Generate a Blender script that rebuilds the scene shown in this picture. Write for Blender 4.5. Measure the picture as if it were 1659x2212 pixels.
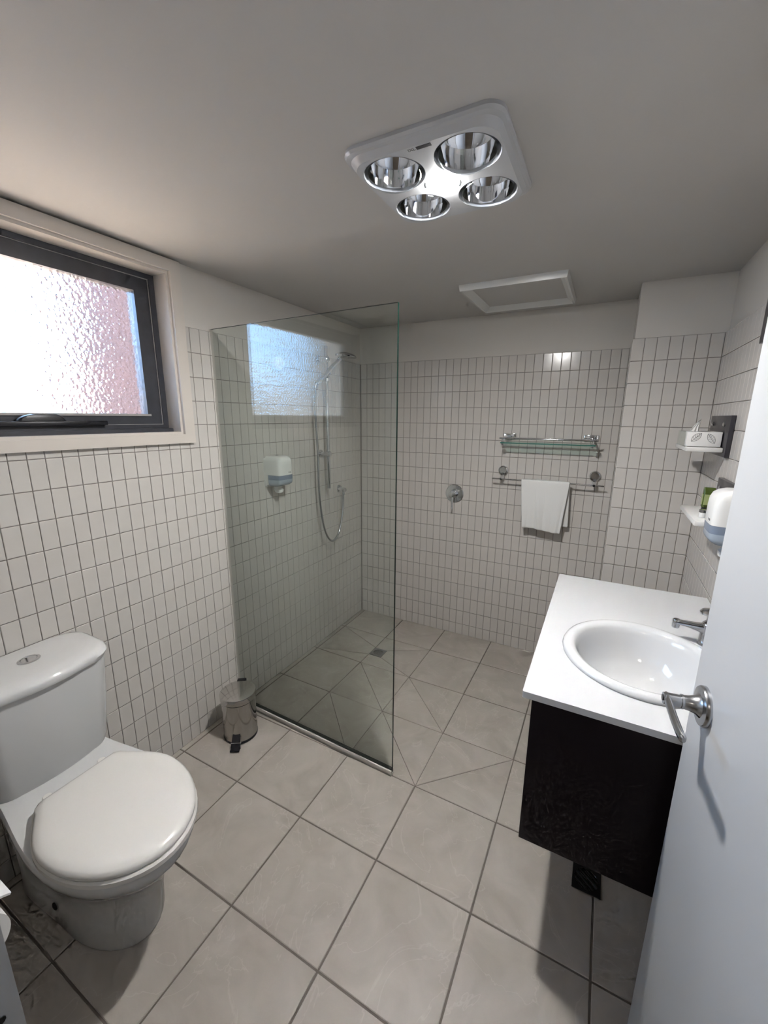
import bpy, bmesh, math, random
from mathutils import Vector, Matrix, Euler
random.seed(7)
PI = math.pi
for o in list(bpy.data.objects): bpy.data.objects.remove(o)
SC = bpy.context.scene
COL = SC.collection

# ------------------------------------------------------------------ camera
CAM_POS = Vector((1.5944, -2.6440, 1.5130))
F_PX, IMG_W, IMG_H = 891.39, 1659.0, 2212.0
ROT = (Matrix.Rotation(0.48604, 3, 'Z') @ Matrix.Rotation(-0.22600, 3, 'X') @ Matrix.Rotation(-0.00664, 3, 'Y'))
cd = bpy.data.cameras.new('camera'); cam = bpy.data.objects.new('camera', cd); COL.objects.link(cam)
cd.sensor_fit = 'HORIZONTAL'; cd.sensor_width = 36.0; cd.lens = F_PX / IMG_W * 36.0
cd.clip_start = 0.01; cd.clip_end = 200
M = (ROT @ Matrix.Rotation(PI / 2, 3, 'X')).to_4x4(); M.translation = CAM_POS
cam.matrix_world = M
SC.camera = cam
def project(p):
    q = ROT.transposed() @ (Vector(p) - CAM_POS)
    if q.y < 0.02: return None
    return (IMG_W / 2 + F_PX * q.x / q.y, IMG_H / 2 - F_PX * q.z / q.y)

# ------------------------------------------------------------------ world, sun, exposure
w = bpy.data.worlds.new('world'); SC.world = w; w.use_nodes = True
bg = w.node_tree.nodes['Background']
bg.inputs[0].default_value = (0.36, 0.61, 1.0, 1); bg.inputs[1].default_value = 8.5
sd = bpy.data.lights.new('sun', 'SUN'); sun = bpy.data.objects.new('sun', sd); COL.objects.link(sun)
sd.energy = 120.0; sd.angle = 0.02; sd.color = (1.0, 0.89, 0.75)
sun.rotation_euler = Vector((-0.10, -0.75, -0.9)).to_track_quat('-Z', 'Y').to_euler()
SC.view_settings.view_transform = 'Standard'; SC.view_settings.look = 'None'
SC.view_settings.exposure = 0.95; SC.view_settings.gamma = 1.0; SC.view_settings.use_curve_mapping = False
SC.cycles.use_denoising = True
SC.cycles.max_bounces = 7; SC.cycles.diffuse_bounces = 3; SC.cycles.glossy_bounces = 3
SC.cycles.transmission_bounces = 6; SC.cycles.use_adaptive_sampling = True; SC.cycles.adaptive_threshold = 0.05; SC.cycles.adaptive_min_samples = 12; SC.cycles.transparent_max_bounces = 10
SC.cycles.sample_clamp_indirect = 5.0
LAMP_STRENGTH = 680.0
LAMP_COLOR = (1.0, 0.98, 0.955)

# ------------------------------------------------------------------ materials
MATS = {}
def pmat(name, col, rough=0.5, metal=0.0, spec=0.5, coat=0.0, noise=None, bump=None):
    m = bpy.data.materials.new(name); m.use_nodes = True; nt = m.node_tree
    b = nt.nodes['Principled BSDF']
    b.inputs['Base Color'].default_value = (*col, 1); b.inputs['Roughness'].default_value = rough
    b.inputs['Metallic'].default_value = metal; b.inputs['Specular IOR Level'].default_value = spec
    b.inputs['Coat Weight'].default_value = coat; b.inputs['Coat Roughness'].default_value = 0.08
    if noise or bump:
        tc = nt.nodes.new('ShaderNodeTexCoord')
    if noise:
        sc_, amt = noise
        n = nt.nodes.new('ShaderNodeTexNoise'); n.inputs['Scale'].default_value = sc_; n.inputs['Detail'].default_value = 4
        nt.links.new(tc.outputs['Object'], n.inputs['Vector'])
        r = nt.nodes.new('ShaderNodeValToRGB')
        r.color_ramp.elements[0].position = 0.3; r.color_ramp.elements[1].position = 0.7
        r.color_ramp.elements[0].color = (*[c * (1 - amt) for c in col], 1)
        r.color_ramp.elements[1].color = (*[min(1, c * (1 + amt)) for c in col], 1)
        nt.links.new(n.outputs['Fac'], r.inputs[0]); nt.links.new(r.outputs[0], b.inputs['Base Color'])
    if bump:
        sc_, st = bump
        n2 = nt.nodes.new('ShaderNodeTexNoise'); n2.inputs['Scale'].default_value = sc_; n2.inputs['Detail'].default_value = 3
        nt.links.new(tc.outputs['Object'], n2.inputs['Vector'])
        bp = nt.nodes.new('ShaderNodeBump'); bp.inputs['Strength'].default_value = st; bp.inputs['Distance'].default_value = 0.002
        nt.links.new(n2.outputs['Fac'], bp.inputs['Height']); nt.links.new(bp.outputs[0], b.inputs['Normal'])
    MATS[name] = m
    return m
pmat('plaster', (0.68, 0.645, 0.60), 0.6, bump=(60, 0.10), noise=(3, 0.015))
pmat('ceiling_paint', (0.60, 0.58, 0.56), 0.7, bump=(80, 0.08))
pmat('wall_tile', (0.645, 0.615, 0.58), 0.16, spec=0.5, noise=(11, 0.02))
pmat('tile_edge', (0.645, 0.615, 0.58), 0.6, spec=0.2)
pmat('grout', (0.28, 0.255, 0.235), 0.85)
pmat('floor_grout', (0.165, 0.142, 0.125), 0.85)
pmat('porcelain', (0.69, 0.695, 0.695), 0.08, coat=0.4)
pmat('seat_plastic', (0.80, 0.785, 0.755), 0.16)
pmat('white_plastic', (0.80, 0.80, 0.78), 0.25)
pmat('cream_trim', (0.70, 0.645, 0.59), 0.35)
pmat('dark_frame', (0.045, 0.047, 0.058), 0.38, spec=0.5, noise=(30, 0.12))
pmat('frame_bead', (0.40, 0.38, 0.37), 0.35)
pmat('black_plastic', (0.012, 0.012, 0.016), 0.35)
pmat('chrome', (0.72, 0.73, 0.75), 0.07, metal=1.0)
pmat('satin_metal', (0.50, 0.51, 0.53), 0.24, metal=1.0)
pmat('steel', (0.66, 0.64, 0.62), 0.12, metal=1.0)
pmat('pale_metal', (0.62, 0.585, 0.545), 0.5)
pmat('seal', (0.03, 0.035, 0.03), 0.5)
pmat('benchtop', (0.67, 0.68, 0.69), 0.13, coat=0.3)
pmat('basin', (0.70, 0.71, 0.72), 0.06, coat=0.5)
pmat('cabinet_black', (0.010, 0.007, 0.010), 0.45, spec=0.2)
pmat('door_paint', (0.56, 0.57, 0.58), 0.38, bump=(90, 0.05))
pmat('towel', (0.84, 0.84, 0.82), 0.95, spec=0.1, bump=(420, 0.6))
pmat('paper', (0.82, 0.81, 0.79), 0.9)
pmat('tray_white', (0.74, 0.73, 0.71), 0.35)
pmat('dark_panel', (0.040, 0.038, 0.046), 0.30)
pmat('print_grey', (0.10, 0.10, 0.10), 0.6)
pmat('bottle_green', (0.055, 0.085, 0.012), 0.25)
pmat('label_pale', (0.35, 0.40, 0.17), 0.4)
pmat('band_blue', (0.20, 0.245, 0.32), 0.22)
pmat('band_light', (0.36, 0.42, 0.49), 0.22)
pmat('lamp_silver', (0.92, 0.93, 0.95), 0.05, metal=1.0)
pmat('heater_white', (0.55, 0.56, 0.58), 0.28)
pmat('dark_gap', (0.02, 0.02, 0.02), 0.8)
pmat('bark_ground', (0.62, 0.51, 0.40), 0.9, noise=(1.2, 0.1))
pmat('fence_grey', (0.16, 0.15, 0.15), 0.9)
pmat('hall_paint', (0.66, 0.63, 0.58), 0.7)
pmat('hall_floor', (0.30, 0.24, 0.18), 0.6)

def floor_tile_mat():
    m = bpy.data.materials.new('floor_tile'); m.use_nodes = True; nt = m.node_tree; L = nt.links
    b = nt.nodes['Principled BSDF']; b.inputs['Roughness'].default_value = 0.36
    g = nt.nodes.new('ShaderNodeNewGeometry'); oi = nt.nodes.new('ShaderNodeObjectInfo')
    cmb = nt.nodes.new('ShaderNodeVectorMath'); cmb.operation = 'MULTIPLY_ADD'
    cmb.inputs[1].default_value = (1, 1, 1)
    sc = nt.nodes.new('ShaderNodeVectorMath'); sc.operation = 'SCALE'; sc.inputs['Scale'].default_value = 9.0
    one = nt.nodes.new('ShaderNodeCombineXYZ')
    for i in range(3): L.new(oi.outputs['Random'], one.inputs[i])
    L.new(one.outputs[0], sc.inputs[0])
    L.new(g.outputs['Position'], cmb.inputs[0]); L.new(sc.outputs[0], cmb.inputs[2])
    n = nt.nodes.new('ShaderNodeTexNoise'); n.inputs['Scale'].default_value = 6; n.inputs['Detail'].default_value = 7; n.inputs['Distortion'].default_value = 1.1
    L.new(cmb.outputs[0], n.inputs['Vector'])
    r = nt.nodes.new('ShaderNodeValToRGB')
    r.color_ramp.elements[0].position = 0.32; r.color_ramp.elements[0].color = (0.390, 0.352, 0.312, 1)
    r.color_ramp.elements[1].position = 0.70; r.color_ramp.elements[1].color = (0.480, 0.442, 0.400, 1)
    L.new(n.outputs['Fac'], r.inputs[0])
    # pale veins
    v = nt.nodes.new('ShaderNodeTexNoise'); v.inputs['Scale'].default_value = 3.2; v.inputs['Detail'].default_value = 5; v.inputs['Distortion'].default_value = 1.8
    L.new(cmb.outputs[0], v.inputs['Vector'])
    vr = nt.nodes.new('ShaderNodeValToRGB'); e = vr.color_ramp.elements
    e[0].position = 0.492; e[0].color = (0, 0, 0, 1); e[1].position = 0.508; e[1].color = (0, 0, 0, 1)
    k = e.new(0.50); k.color = (0.24, 0.24, 0.24, 1)
    L.new(v.outputs['Fac'], vr.inputs[0])
    mx = nt.nodes.new('ShaderNodeMix'); mx.data_type = 'RGBA'
    L.new(vr.outputs[0], mx.inputs[0]); L.new(r.outputs[0], mx.inputs[6]); mx.inputs[7].default_value = (0.66, 0.63, 0.59, 1)
    L.new(mx.outputs[2], b.inputs['Base Color'])
    n3 = nt.nodes.new('ShaderNodeTexNoise'); n3.inputs['Scale'].default_value = 24; n3.inputs['Detail'].default_value = 6
    L.new(cmb.outputs[0], n3.inputs['Vector'])
    bp = nt.nodes.new('ShaderNodeBump'); bp.inputs['Strength'].default_value = 0.22; bp.inputs['Distance'].default_value = 0.004
    L.new(n3.outputs['Fac'], bp.inputs['Height']); L.new(bp.outputs[0], b.inputs['Normal'])
    MATS['floor_tile'] = m
floor_tile_mat()

def thin_glass(name, col, ior=1.5):
    m = bpy.data.materials.new(name); m.use_nodes = True; nt = m.node_tree; nt.nodes.clear(); L = nt.links
    o = nt.nodes.new('ShaderNodeOutputMaterial'); mix = nt.nodes.new('ShaderNodeMixShader')
    t = nt.nodes.new('ShaderNodeBsdfTransparent'); t.inputs[0].default_value = (*col, 1)
    g = nt.nodes.new('ShaderNodeBsdfGlossy'); g.inputs['Roughness'].default_value = 0.0; g.inputs[0].default_value = (0.95, 1, 0.98, 1)
    ge = nt.nodes.new('ShaderNodeNewGeometry')      # Schlick reflectance, the same from both sides of a thin sheet
    d = nt.nodes.new('ShaderNodeVectorMath'); d.operation = 'DOT_PRODUCT'; L.new(ge.outputs['Normal'], d.inputs[0]); L.new(ge.outputs['Incoming'], d.inputs[1])
    def mt(op, a, b=None):
        n = nt.nodes.new('ShaderNodeMath'); n.operation = op
        for i, x in enumerate((a, b)):
            if x is None: continue
            if isinstance(x, (int, float)): n.inputs[i].default_value = x
            else: L.new(x, n.inputs[i])
        return n.outputs[0]
    c = mt('ABSOLUTE', d.outputs['Value']); p5 = mt('POWER', mt('SUBTRACT', 1.0, c), 5.0)
    r0 = ((ior - 1) / (ior + 1)) ** 2
    L.new(mt('ADD', mt('MULTIPLY', p5, 1 - r0), r0), mix.inputs[0]); L.new(t.outputs[0], mix.inputs[1]); L.new(g.outputs[0], mix.inputs[2]); L.new(mix.outputs[0], o.inputs[0])
    MATS[name] = m
thin_glass('screen_glass', (0.932, 0.957, 0.945))
thin_glass('shelf_glass', (0.80, 0.92, 0.88))
thin_glass('lamp_glass', (0.95, 0.97, 1.0))
thin_glass('acrylic', (0.93, 0.93, 0.92))
pmat('glass_edge', (0.004, 0.014, 0.011), 0.35, spec=0.2)
pmat('shelf_edge', (0.05, 0.17, 0.14), 0.1)

def obscure_glass():
    m = bpy.data.materials.new('obscure_glass'); m.use_nodes = True; nt = m.node_tree; nt.nodes.clear(); L = nt.links
    o = nt.nodes.new('ShaderNodeOutputMaterial')
    g = nt.nodes.new('ShaderNodeBsdfGlass'); g.inputs['IOR'].default_value = 1.45; g.inputs['Roughness'].default_value = 0.04
    g.inputs[0].default_value = (0.98, 0.99, 1.0, 1)
    tc = nt.nodes.new('ShaderNodeTexCoord')
    v = nt.nodes.new('ShaderNodeTexVoronoi'); v.feature = 'SMOOTH_F1'; v.inputs['Scale'].default_value = 82; v.inputs['Smoothness'].default_value = 0.5
    L.new(tc.outputs['Object'], v.inputs['Vector'])
    n = nt.nodes.new('ShaderNodeTexNoise'); n.inputs['Scale'].default_value = 45; n.inputs['Detail'].default_value = 2
    L.new(tc.outputs['Object'], n.inputs['Vector'])
    ad = nt.nodes.new('ShaderNodeMath'); ad.operation = 'ADD'
    L.new(v.outputs['Distance'], ad.inputs[0]); L.new(n.outputs['Fac'], ad.inputs[1])
    bp = nt.nodes.new('ShaderNodeBump'); bp.inputs['Strength'].default_value = 0.6; bp.inputs['Distance'].default_value = 0.005
    L.new(ad.outputs[0], bp.inputs['Height']); L.new(bp.outputs[0], g.inputs['Normal'])
    L.new(g.outputs[0], o.inputs[0])
    MATS['obscure_glass'] = m
obscure_glass()
def brick_mat():
    m = bpy.data.materials.new('brickwork'); m.use_nodes = True; nt = m.node_tree; L = nt.links
    b = nt.nodes['Principled BSDF']; b.inputs['Roughness'].default_value = 0.9
    tc = nt.nodes.new('ShaderNodeTexCoord'); mp = nt.nodes.new('ShaderNodeMapping'); mp.inputs['Rotation'].default_value = (PI / 2, 0, 0)
    L.new(tc.outputs['Object'], mp.inputs[0])
    k = nt.nodes.new('ShaderNodeTexBrick'); k.inputs['Scale'].default_value = 1.0
    k.inputs['Brick Width'].default_value = 0.24; k.inputs['Row Height'].default_value = 0.086; k.inputs['Mortar Size'].default_value = 0.008
    k.inputs['Color1'].default_value = (0.044, 0.020, 0.020, 1); k.inputs['Color2'].default_value = (0.034, 0.018, 0.020, 1); k.inputs['Mortar'].default_value = (0.07, 0.055, 0.055, 1)
    L.new(mp.outputs[0], k.inputs['Vector']); L.new(k.outputs['Color'], b.inputs['Base Color'])
    MATS['brickwork'] = m
brick_mat()
def emis(name, col, s):
    m = bpy.data.materials.new(name); m.use_nodes = True; nt = m.node_tree; nt.nodes.clear()
    o = nt.nodes.new('ShaderNodeOutputMaterial'); e = nt.nodes.new('ShaderNodeEmission')
    e.inputs[0].default_value = (*col, 1); e.inputs[1].default_value = s; nt.links.new(e.outputs[0], o.inputs[0]); MATS[name] = m
emis('globe_light', LAMP_COLOR, LAMP_STRENGTH)
emis('hall_fill_glow', (1.0, 0.90, 0.80), 9.0)  # glow of the added fill lamp in the hall

# ------------------------------------------------------------------ geometry helpers
class MB:
    """collects shapes; build() links them as ONE mesh object"""
    def __init__(s): s.v = []; s.f = []; s.m = []
    def add(s, vs, fs, mi=0):
        b = len(s.v); s.v += [tuple(v) for v in vs]; s.f += [tuple(b + i for i in f) for f in fs]; s.m += [mi] * len(fs); return s
    def box(s, x0, x1, y0, y1, z0, z1, mi=0, bev=0.0, seg=2):
        if bev <= 0:
            vs = [(x0, y0, z0), (x1, y0, z0), (x1, y1, z0), (x0, y1, z0), (x0, y0, z1), (x1, y0, z1), (x1, y1, z1), (x0, y1, z1)]
            return s.add(vs, [(0, 3, 2, 1), (4, 5, 6, 7), (0, 1, 5, 4), (1, 2, 6, 5), (2, 3, 7, 6), (3, 0, 4, 7)], mi)
        bm = bmesh.new(); bmesh.ops.create_cube(bm, size=1)
        for v in bm.verts:
            v.co = Vector(((x0 + x1) / 2 + v.co.x * (x1 - x0), (y0 + y1) / 2 + v.co.y * (y1 - y0), (z0 + z1) / 2 + v.co.z * (z1 - z0)))
        bmesh.ops.bevel(bm, geom=list(bm.edges), offset=bev, segments=seg, profile=0.5, affect='EDGES')
        return s.bm(bm, mi)
    def bm(s, bm, mi=0):
        bm.verts.ensure_lookup_table(); bm.verts.index_update()
        s.add([v.co[:] for v in bm.verts], [[v.index for v in f.verts] for f in bm.faces], mi); bm.free(); return s
    def loft(s, rings, mi=0, cap0=True, cap1=True):
        n = len(rings[0]); vs = [p for r in rings for p in r]; fs = []
        for i in range(len(rings) - 1):
            for j in range(n):
                a = i * n + j; b = i * n + (j + 1) % n; fs.append((a, b, b + n, a + n))
        if cap0: fs.append(tuple(reversed(range(n))))
        if cap1: fs.append(tuple(range((len(rings) - 1) * n, len(rings) * n)))
        return s.add(vs, fs, mi)
    def lathe(s, prof, c=(0, 0, 0), axis=(0, 0, 1), n=32, mi=0, cap0=True, cap1=True, sx=1.0, sy=1.0):
        """prof: (radius, height) list"""
        q = Vector((0, 0, 1)).rotation_difference(Vector(axis).normalized()).to_matrix(); c = Vector(c)
        rings = [[(c + q @ Vector((r * sx * math.cos(2 * PI * k / n), r * sy * math.sin(2 * PI * k / n), h)))[:] for k in range(n)] for r, h in prof]
        return s.loft(rings, mi, cap0, cap1)
    def tube(s, pts, r, n=12, mi=0):
        """swept round tube; r number or list"""
        P = [Vector(p) for p in pts]; R = r if isinstance(r, (list, tuple)) else [r] * len(P)
        rings = []; up = None
        for i, p in enumerate(P):
            t = (P[min(i + 1, len(P) - 1)] - P[max(i - 1, 0)]).normalized()
            if up is None:
                up = Vector((0, 0, 1)) if abs(t.z) < 0.9 else Vector((1, 0, 0))
            a = t.cross(up).normalized(); up = a.cross(t).normalized()
            rings.append([(p + R[i] * (math.cos(2 * PI * k / n) * a + math.sin(2 * PI * k / n) * up))[:] for k in range(n)])
        return s.loft([list(reversed(x)) for x in rings], mi)
    def prism(s, poly, z0, z1, mi=0):
        n = len(poly); vs = [(x, y, z0) for x, y in poly] + [(x, y, z1) for x, y in poly]
        fs = [tuple(reversed(range(n))), tuple(range(n, 2 * n))] + [(i, (i + 1) % n, n + (i + 1) % n, n + i) for i in range(n)]
        return s.add(vs, fs, mi)
    def xf(s, mat):
        s.v = [tuple(mat @ Vector(v)) for v in s.v]; return s
    def mesh(s, name, mats, smooth=True, ang=0.6):
        me = bpy.data.meshes.new(name); me.from_pydata(s.v, [], s.f)
        for m in (mats if isinstance(mats, (list, tuple)) else [mats]): me.materials.append(MATS[m])
        if any(s.m): me.polygons.foreach_set('material_index', s.m)
        bm = bmesh.new(); bm.from_mesh(me); bmesh.ops.recalc_face_normals(bm, faces=list(bm.faces)); bm.to_mesh(me); bm.free()
        if smooth: me.shade_smooth(); me.set_sharp_from_angle(angle=ang)
        me.update(); return me
    def build(s, name, mats, parent=None, smooth=True, ang=0.6):
        o = bpy.data.objects.new(name, s.mesh(name, mats, smooth, ang)); COL.objects.link(o)
        if parent is not None: o.parent = parent
        return o
def tag(o, label=None, cat=None, group=None, kind=None):
    if label: o['label'] = label
    if cat: o['category'] = cat
    if group: o['group'] = group
    if kind: o['kind'] = kind
    return o
def empty(name, loc=(0, 0, 0), rz=0, label=None, cat=None, group=None, kind=None):
    o = bpy.data.objects.new(name, None); COL.objects.link(o); o.location = loc; o.rotation_euler = (0, 0, rz); o.empty_display_size = 0.05
    return tag(o, label, cat, group, kind)
def rrect(x0, x1, y0, y1, r, n=6):
    pts = []
    for cx, cy, a0 in ((x1 - r, y1 - r, 0), (x0 + r, y1 - r, PI / 2), (x0 + r, y0 + r, PI), (x1 - r, y0 + r, 3 * PI / 2)):
        for k in range(n + 1):
            a = a0 + PI / 2 * k / n; pts.append((cx + r * math.cos(a), cy + r * math.sin(a)))
    return pts
def at_z(poly, z): return [(x, y, z) for x, y in poly]
def smooth_path(pts, n=10):
    P = [Vector(p) for p in pts]; out = []
    for i in range(len(P) - 1):
        p0 = P[max(i - 1, 0)]; p1 = P[i]; p2 = P[i + 1]; p3 = P[min(i + 2, len(P) - 1)]
        for k in range(n):
            t = k / n
            out.append(0.5 * ((2 * p1) + (-p0 + p2) * t + (2 * p0 - 5 * p1 + 4 * p2 - p3) * t * t + (-p0 + 3 * p1 - 3 * p2 + p3) * t ** 3))
    out.append(P[-1]); return out
def text_obj(name, body, size, mat, parent, matrix, extrude=0.0002):
    cu = bpy.data.curves.new(name, 'FONT'); cu.body = body; cu.size = size; cu.extrude = extrude; cu.align_x = 'CENTER'; cu.align_y = 'CENTER'
    t = bpy.data.objects.new(name, cu); COL.objects.link(t)
    dg = bpy.context.evaluated_depsgraph_get(); me = bpy.data.meshes.new_from_object(t.evaluated_get(dg))
    bpy.data.objects.remove(t); me.materials.clear(); me.materials.append(MATS[mat])
    me.transform(matrix)
    o = bpy.data.objects.new(name, me); COL.objects.link(o); o.parent = parent; return o

# ------------------------------------------------------------------ room dimensions
XR = 1.997            # tiled face of right wall
H = 2.113             # ceiling
TOP = 1.875           # top of tiling
PU, PV = 0.0489, 0.1  # wall tile pitch
XN, YN = 1.6549, -0.296   # return wall (nib): left side and front
YE = -2.565           # entry wall face
G, OX, OY = 0.3382, 0.3699, 0.2948  # floor tile grid
PL = 0.008            # plaster lies this far behind the tile faces
WY0, WY1, WZ0, WZ1 = -2.47, -1.465, 1.437, 2.065   # window opening

# ------------------------------------------------------------------ walls with tiles
def wall_frame(N):
    N = Vector(N); Z = Vector((0, 0, 1)); S = N.cross(Z)    # S x N = Z needs S = N x Z
    return S, N, Z
TILE_MESH = {}
def tile_mesh(w, h):
    k = (round(w, 4), round(h, 4))
    if k in TILE_MESH: return TILE_MESH[k]
    mb = MB(); tile_shape(mb, 0, 0, w, h)
    TILE_MESH[k] = mb.mesh('tile', ['wall_tile', 'tile_edge'], True, 0.2); return TILE_MESH[k]
def tile_shape(mb, cx, cz, w, h, mat=None):
    a, b = w / 2, h / 2; c = min(0.0017, a * 0.4, b * 0.4)
    def ring(a, b, n): return [(cx - a, n, cz - b), (cx + a, n, cz - b), (cx + a, n, cz + b), (cx - a, n, cz + b)]
    rs = [ring(a, b, -0.0055), ring(a, b, -0.0007), ring(a - c, b - c, 0.0)]
    vs = [p for r in rs for p in r]; fs = []
    for i in range(2):
        for j in range(4): fs.append((i * 4 + j, i * 4 + (j + 1) % 4, i * 4 + 4 + (j + 1) % 4, i * 4 + 4 + j))
    if mat is not None: vs = [tuple(mat @ Vector(v)) for v in vs]
    b0 = len(mb.v); mb.add(vs, fs, 1); mb.f.append((b0 + 8, b0 + 9, b0 + 10, b0 + 11)); mb.m.append(0)
def tile_wall(parent, O, N, s_lines, z_lines, hole=None, min_px=9.0, limit=300, gap=0.0028, sgap=None):
    """s_lines measured along S from O; tiles between consecutive lines; hole (s0,s1,z0,z1) cuts tiles"""
    S, Nv, Z = wall_frame(N); O = Vector(O)
    B = Matrix((S, Nv, Z)).transposed().to_4x4(); B.translation = O
    rects = []
    for i in range(len(s_lines) - 1):
        for j in range(len(z_lines) - 1):
            s0, s1, z0, z1 = s_lines[i], s_lines[i + 1], z_lines[j], z_lines[j + 1]
            parts = [(s0, s1, z0, z1)]
            if hole:
                h0, h1, k0, k1 = hole; parts = []
                if s1 <= h0 or s0 >= h1 or z1 <= k0 or z0 >= k1: parts = [(s0, s1, z0, z1)]
                else:
                    if z0 < k0: parts.append((s0, s1, z0, k0))
                    if s0 < h0: parts.append((s0, h0, max(z0, k0), z1))
                    if s1 > h1: parts.append((h1, s1, max(z0, k0), z1))
            for p in parts:
                if p[1] - p[0] > 0.006 and p[3] - p[2] > 0.006: rects.append(p)
    scored = []
    for r in rects:
        P = [project(B @ Vector((s, 0, z))) for s, z in ((r[0], r[2]), (r[1], r[2]), (r[1], r[3]), (r[0], r[3]))]
        sc_ = 0; mn = 0
        if all(P):
            cx = sum(p[0] for p in P) / 4; cy = sum(p[1] for p in P) / 4
            if -20 < cx < IMG_W + 20 and -20 < cy < IMG_H + 20:
                wd = math.dist(P[0], P[1]); ht = math.dist(P[1], P[2]); mn = min(wd, ht)
                sc_ = abs(sum(P[k][0] * P[(k + 1) % 4][1] - P[(k + 1) % 4][0] * P[k][1] for k in range(4))) / 2
        scored.append((sc_, mn, r))
    scored.sort(key=lambda t: -t[0])
    stuff = MB(); n = 0
    for sc_, mn, r in scored:
        w, h = r[1] - r[0] - (gap if sgap is None else sgap), r[3] - r[2] - gap; cx, cz = (r[0] + r[1]) / 2, (r[2] + r[3]) / 2
        T = B @ Matrix.Translation((cx, 0, cz)) @ Euler((random.gauss(0, 0.0022), 0, random.gauss(0, 0.0035))).to_matrix().to_4x4()
        if sc_ > 0 and mn >= min_px and n < limit:
            o = bpy.data.objects.new('tile', tile_mesh(w, h)); COL.objects.link(o); o.parent = parent; o.matrix_local = T; n += 1
        else:
            tile_shape(stuff, 0, 0, w, h, T)
    if stuff.v:
        so = stuff.build('tile_field', ['wall_tile', 'tile_edge'], parent, True, 0.2); so['kind'] = 'stuff'
    return n
ZL = sorted([TOP - PV * r for r in range(19)] + [-0.02])

# floor slab
floor = tag(MB().box(-0.15, 2.15, -2.665, 0.15, -0.14, -0.022).build('floor', 'floor_grout', None, False), 'beige stone-look tiled bathroom floor with brown grout', 'floor', kind='structure')
# back wall
wb = tag(MB().box(-0.15, 2.15, PL, 0.15, -0.02, H + 0.15).build('wall_back', 'plaster', None, False), 'tiled far wall of the shower with painted strip above', 'wall', kind='structure')
MB().box(-PL, XN + PL, 0.0028, PL + 0.002, -0.02, TOP).build('grout_bed', 'grout', wb, False)
tile_wall(wb, (XN, 0, 0), (0, -1, 0), sorted([XN - (0.0046 + PU * k) for k in range(34)] + [0.0, XN]), ZL)
# left wall with the window opening
wl = MB()
wl.box(-0.15, -PL, -2.665, 0.15, -0.02, WZ0); wl.box(-0.15, -PL, -2.665, 0.15, WZ1, H + 0.15)
wl.box(-0.15, -PL, WY1, 0.15, WZ0, WZ1); wl.box(-0.15, -PL, -2.665, WY0, WZ0, WZ1)
wl = tag(wl.build('wall_left', 'plaster', None, False), 'tiled left wall under and beside the frosted window', 'wall', kind='structure')
gb = MB(); gb.box(-PL - 0.002, -0.0028, YE, PL, -0.02, WZ0); gb.box(-PL - 0.002, -0.0028, WY1, PL, WZ0, TOP); gb.box(-PL - 0.002, -0.0028, YE, WY0, WZ0, TOP)
gb.build('grout_bed', 'grout', wl, False)
A0 = 1.3867
sl = sorted([0.0] + [A0 - PU * k for k in range(-24, 29)] + [-YE])      # S = -Y, so s = -y
sl = [s for s in sl if 0 <= s <= -YE + 1e-6]
sl = [s for i, s in enumerate(sl) if i == 0 or s - sl[i - 1] > 0.004]
tile_wall(wl, (0, 0, 0), (1, 0, 0), sl, ZL, hole=(-WY1, -WY0, WZ0, 9))
# return wall (nib) at the right end of the back wall
wn = tag(MB().box(XN + PL, 2.15, YN + PL, PL + 0.01, -0.02, H + 0.05).build('wall_return', 'plaster', None, False), 'narrow tiled return wall projecting at the right of the shower', 'wall', kind='structure')
g2 = MB(); g2.box(XN + 0.0028, XR + PL, YN + 0.0028, YN + PL + 0.001, -0.02, TOP); g2.box(XN + 0.0028, XN + PL + 0.001, YN + 0.0028, PL, -0.02, TOP)
g2.build('grout_bed', 'grout', wn, False)
tile_wall(wn, (XR, YN, 0), (0, -1, 0), [PU * k for k in range(8)], ZL, limit=140)
tile_wall(wn, (XN, YN, 0), (-1, 0, 0), [PU * k for k in range(7)] + [-YN], ZL, min_px=5, limit=160)
# right wall
wr = tag(MB().box(XR + 0.012, 2.15, -2.665, YN + 0.02, -0.02, H + 0.15).build('wall_right', 'plaster', None, False), 'pale tiled right wall behind the vanity and shelves', 'wall', kind='structure')
MB().box(XR + 0.0028, XR + 0.013, YE, YN + PL, -0.02, TOP).build('grout_bed', 'grout', wr, False)
tile_wall(wr, (XR, YE, 0), (-1, 0, 0), sorted([0.0] + [(-YE + YN) - PU * k for k in range(47)]), ZL, min_px=9, sgap=0.0004)
# entry wall with the doorway (behind the camera)
DX0, DX1 = 1.19, 1.895
we = MB(); we.box(-0.15, DX0 - 0.02, -2.665, YE - PL, -0.02, H + 0.15); we.box(DX1 + 0.02, 2.15, -2.665, YE - PL, -0.02, H + 0.15); we.box(DX0 - 0.02, DX1 + 0.02, -2.665, YE - PL, 2.06, H + 0.15)
we = tag(we.build('wall_entry', 'plaster', None, False), 'entry wall around the open doorway', 'wall', kind='structure')
MB().box(-PL, DX0 - 0.07, YE - PL - 0.001, YE - 0.0028, -0.02, TOP).build('grout_bed', 'grout', we, False)
tile_wall(we, (0, YE, 0), (0, 1, 0), [PU * k for k in range(23)], ZL)
# ceiling with the opening for the heater
HX0, HX1, HY0, HY1 = 0.995, 1.330, -1.690, -1.355
ce = MB(); ce.box(-0.15, HX0, -2.665, 0.15, H, H + 0.012); ce.box(HX1, 2.15, -2.665, 0.15, H, H + 0.012); ce.box(HX0, HX1, -2.665, HY0, H, H + 0.012); ce.box(HX0, HX1, HY1, 0.15, H, H + 0.012)
ce = tag(ce.build('ceiling', 'ceiling_paint', None, False), 'plain painted bathroom ceiling', 'ceiling', kind='structure')

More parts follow.
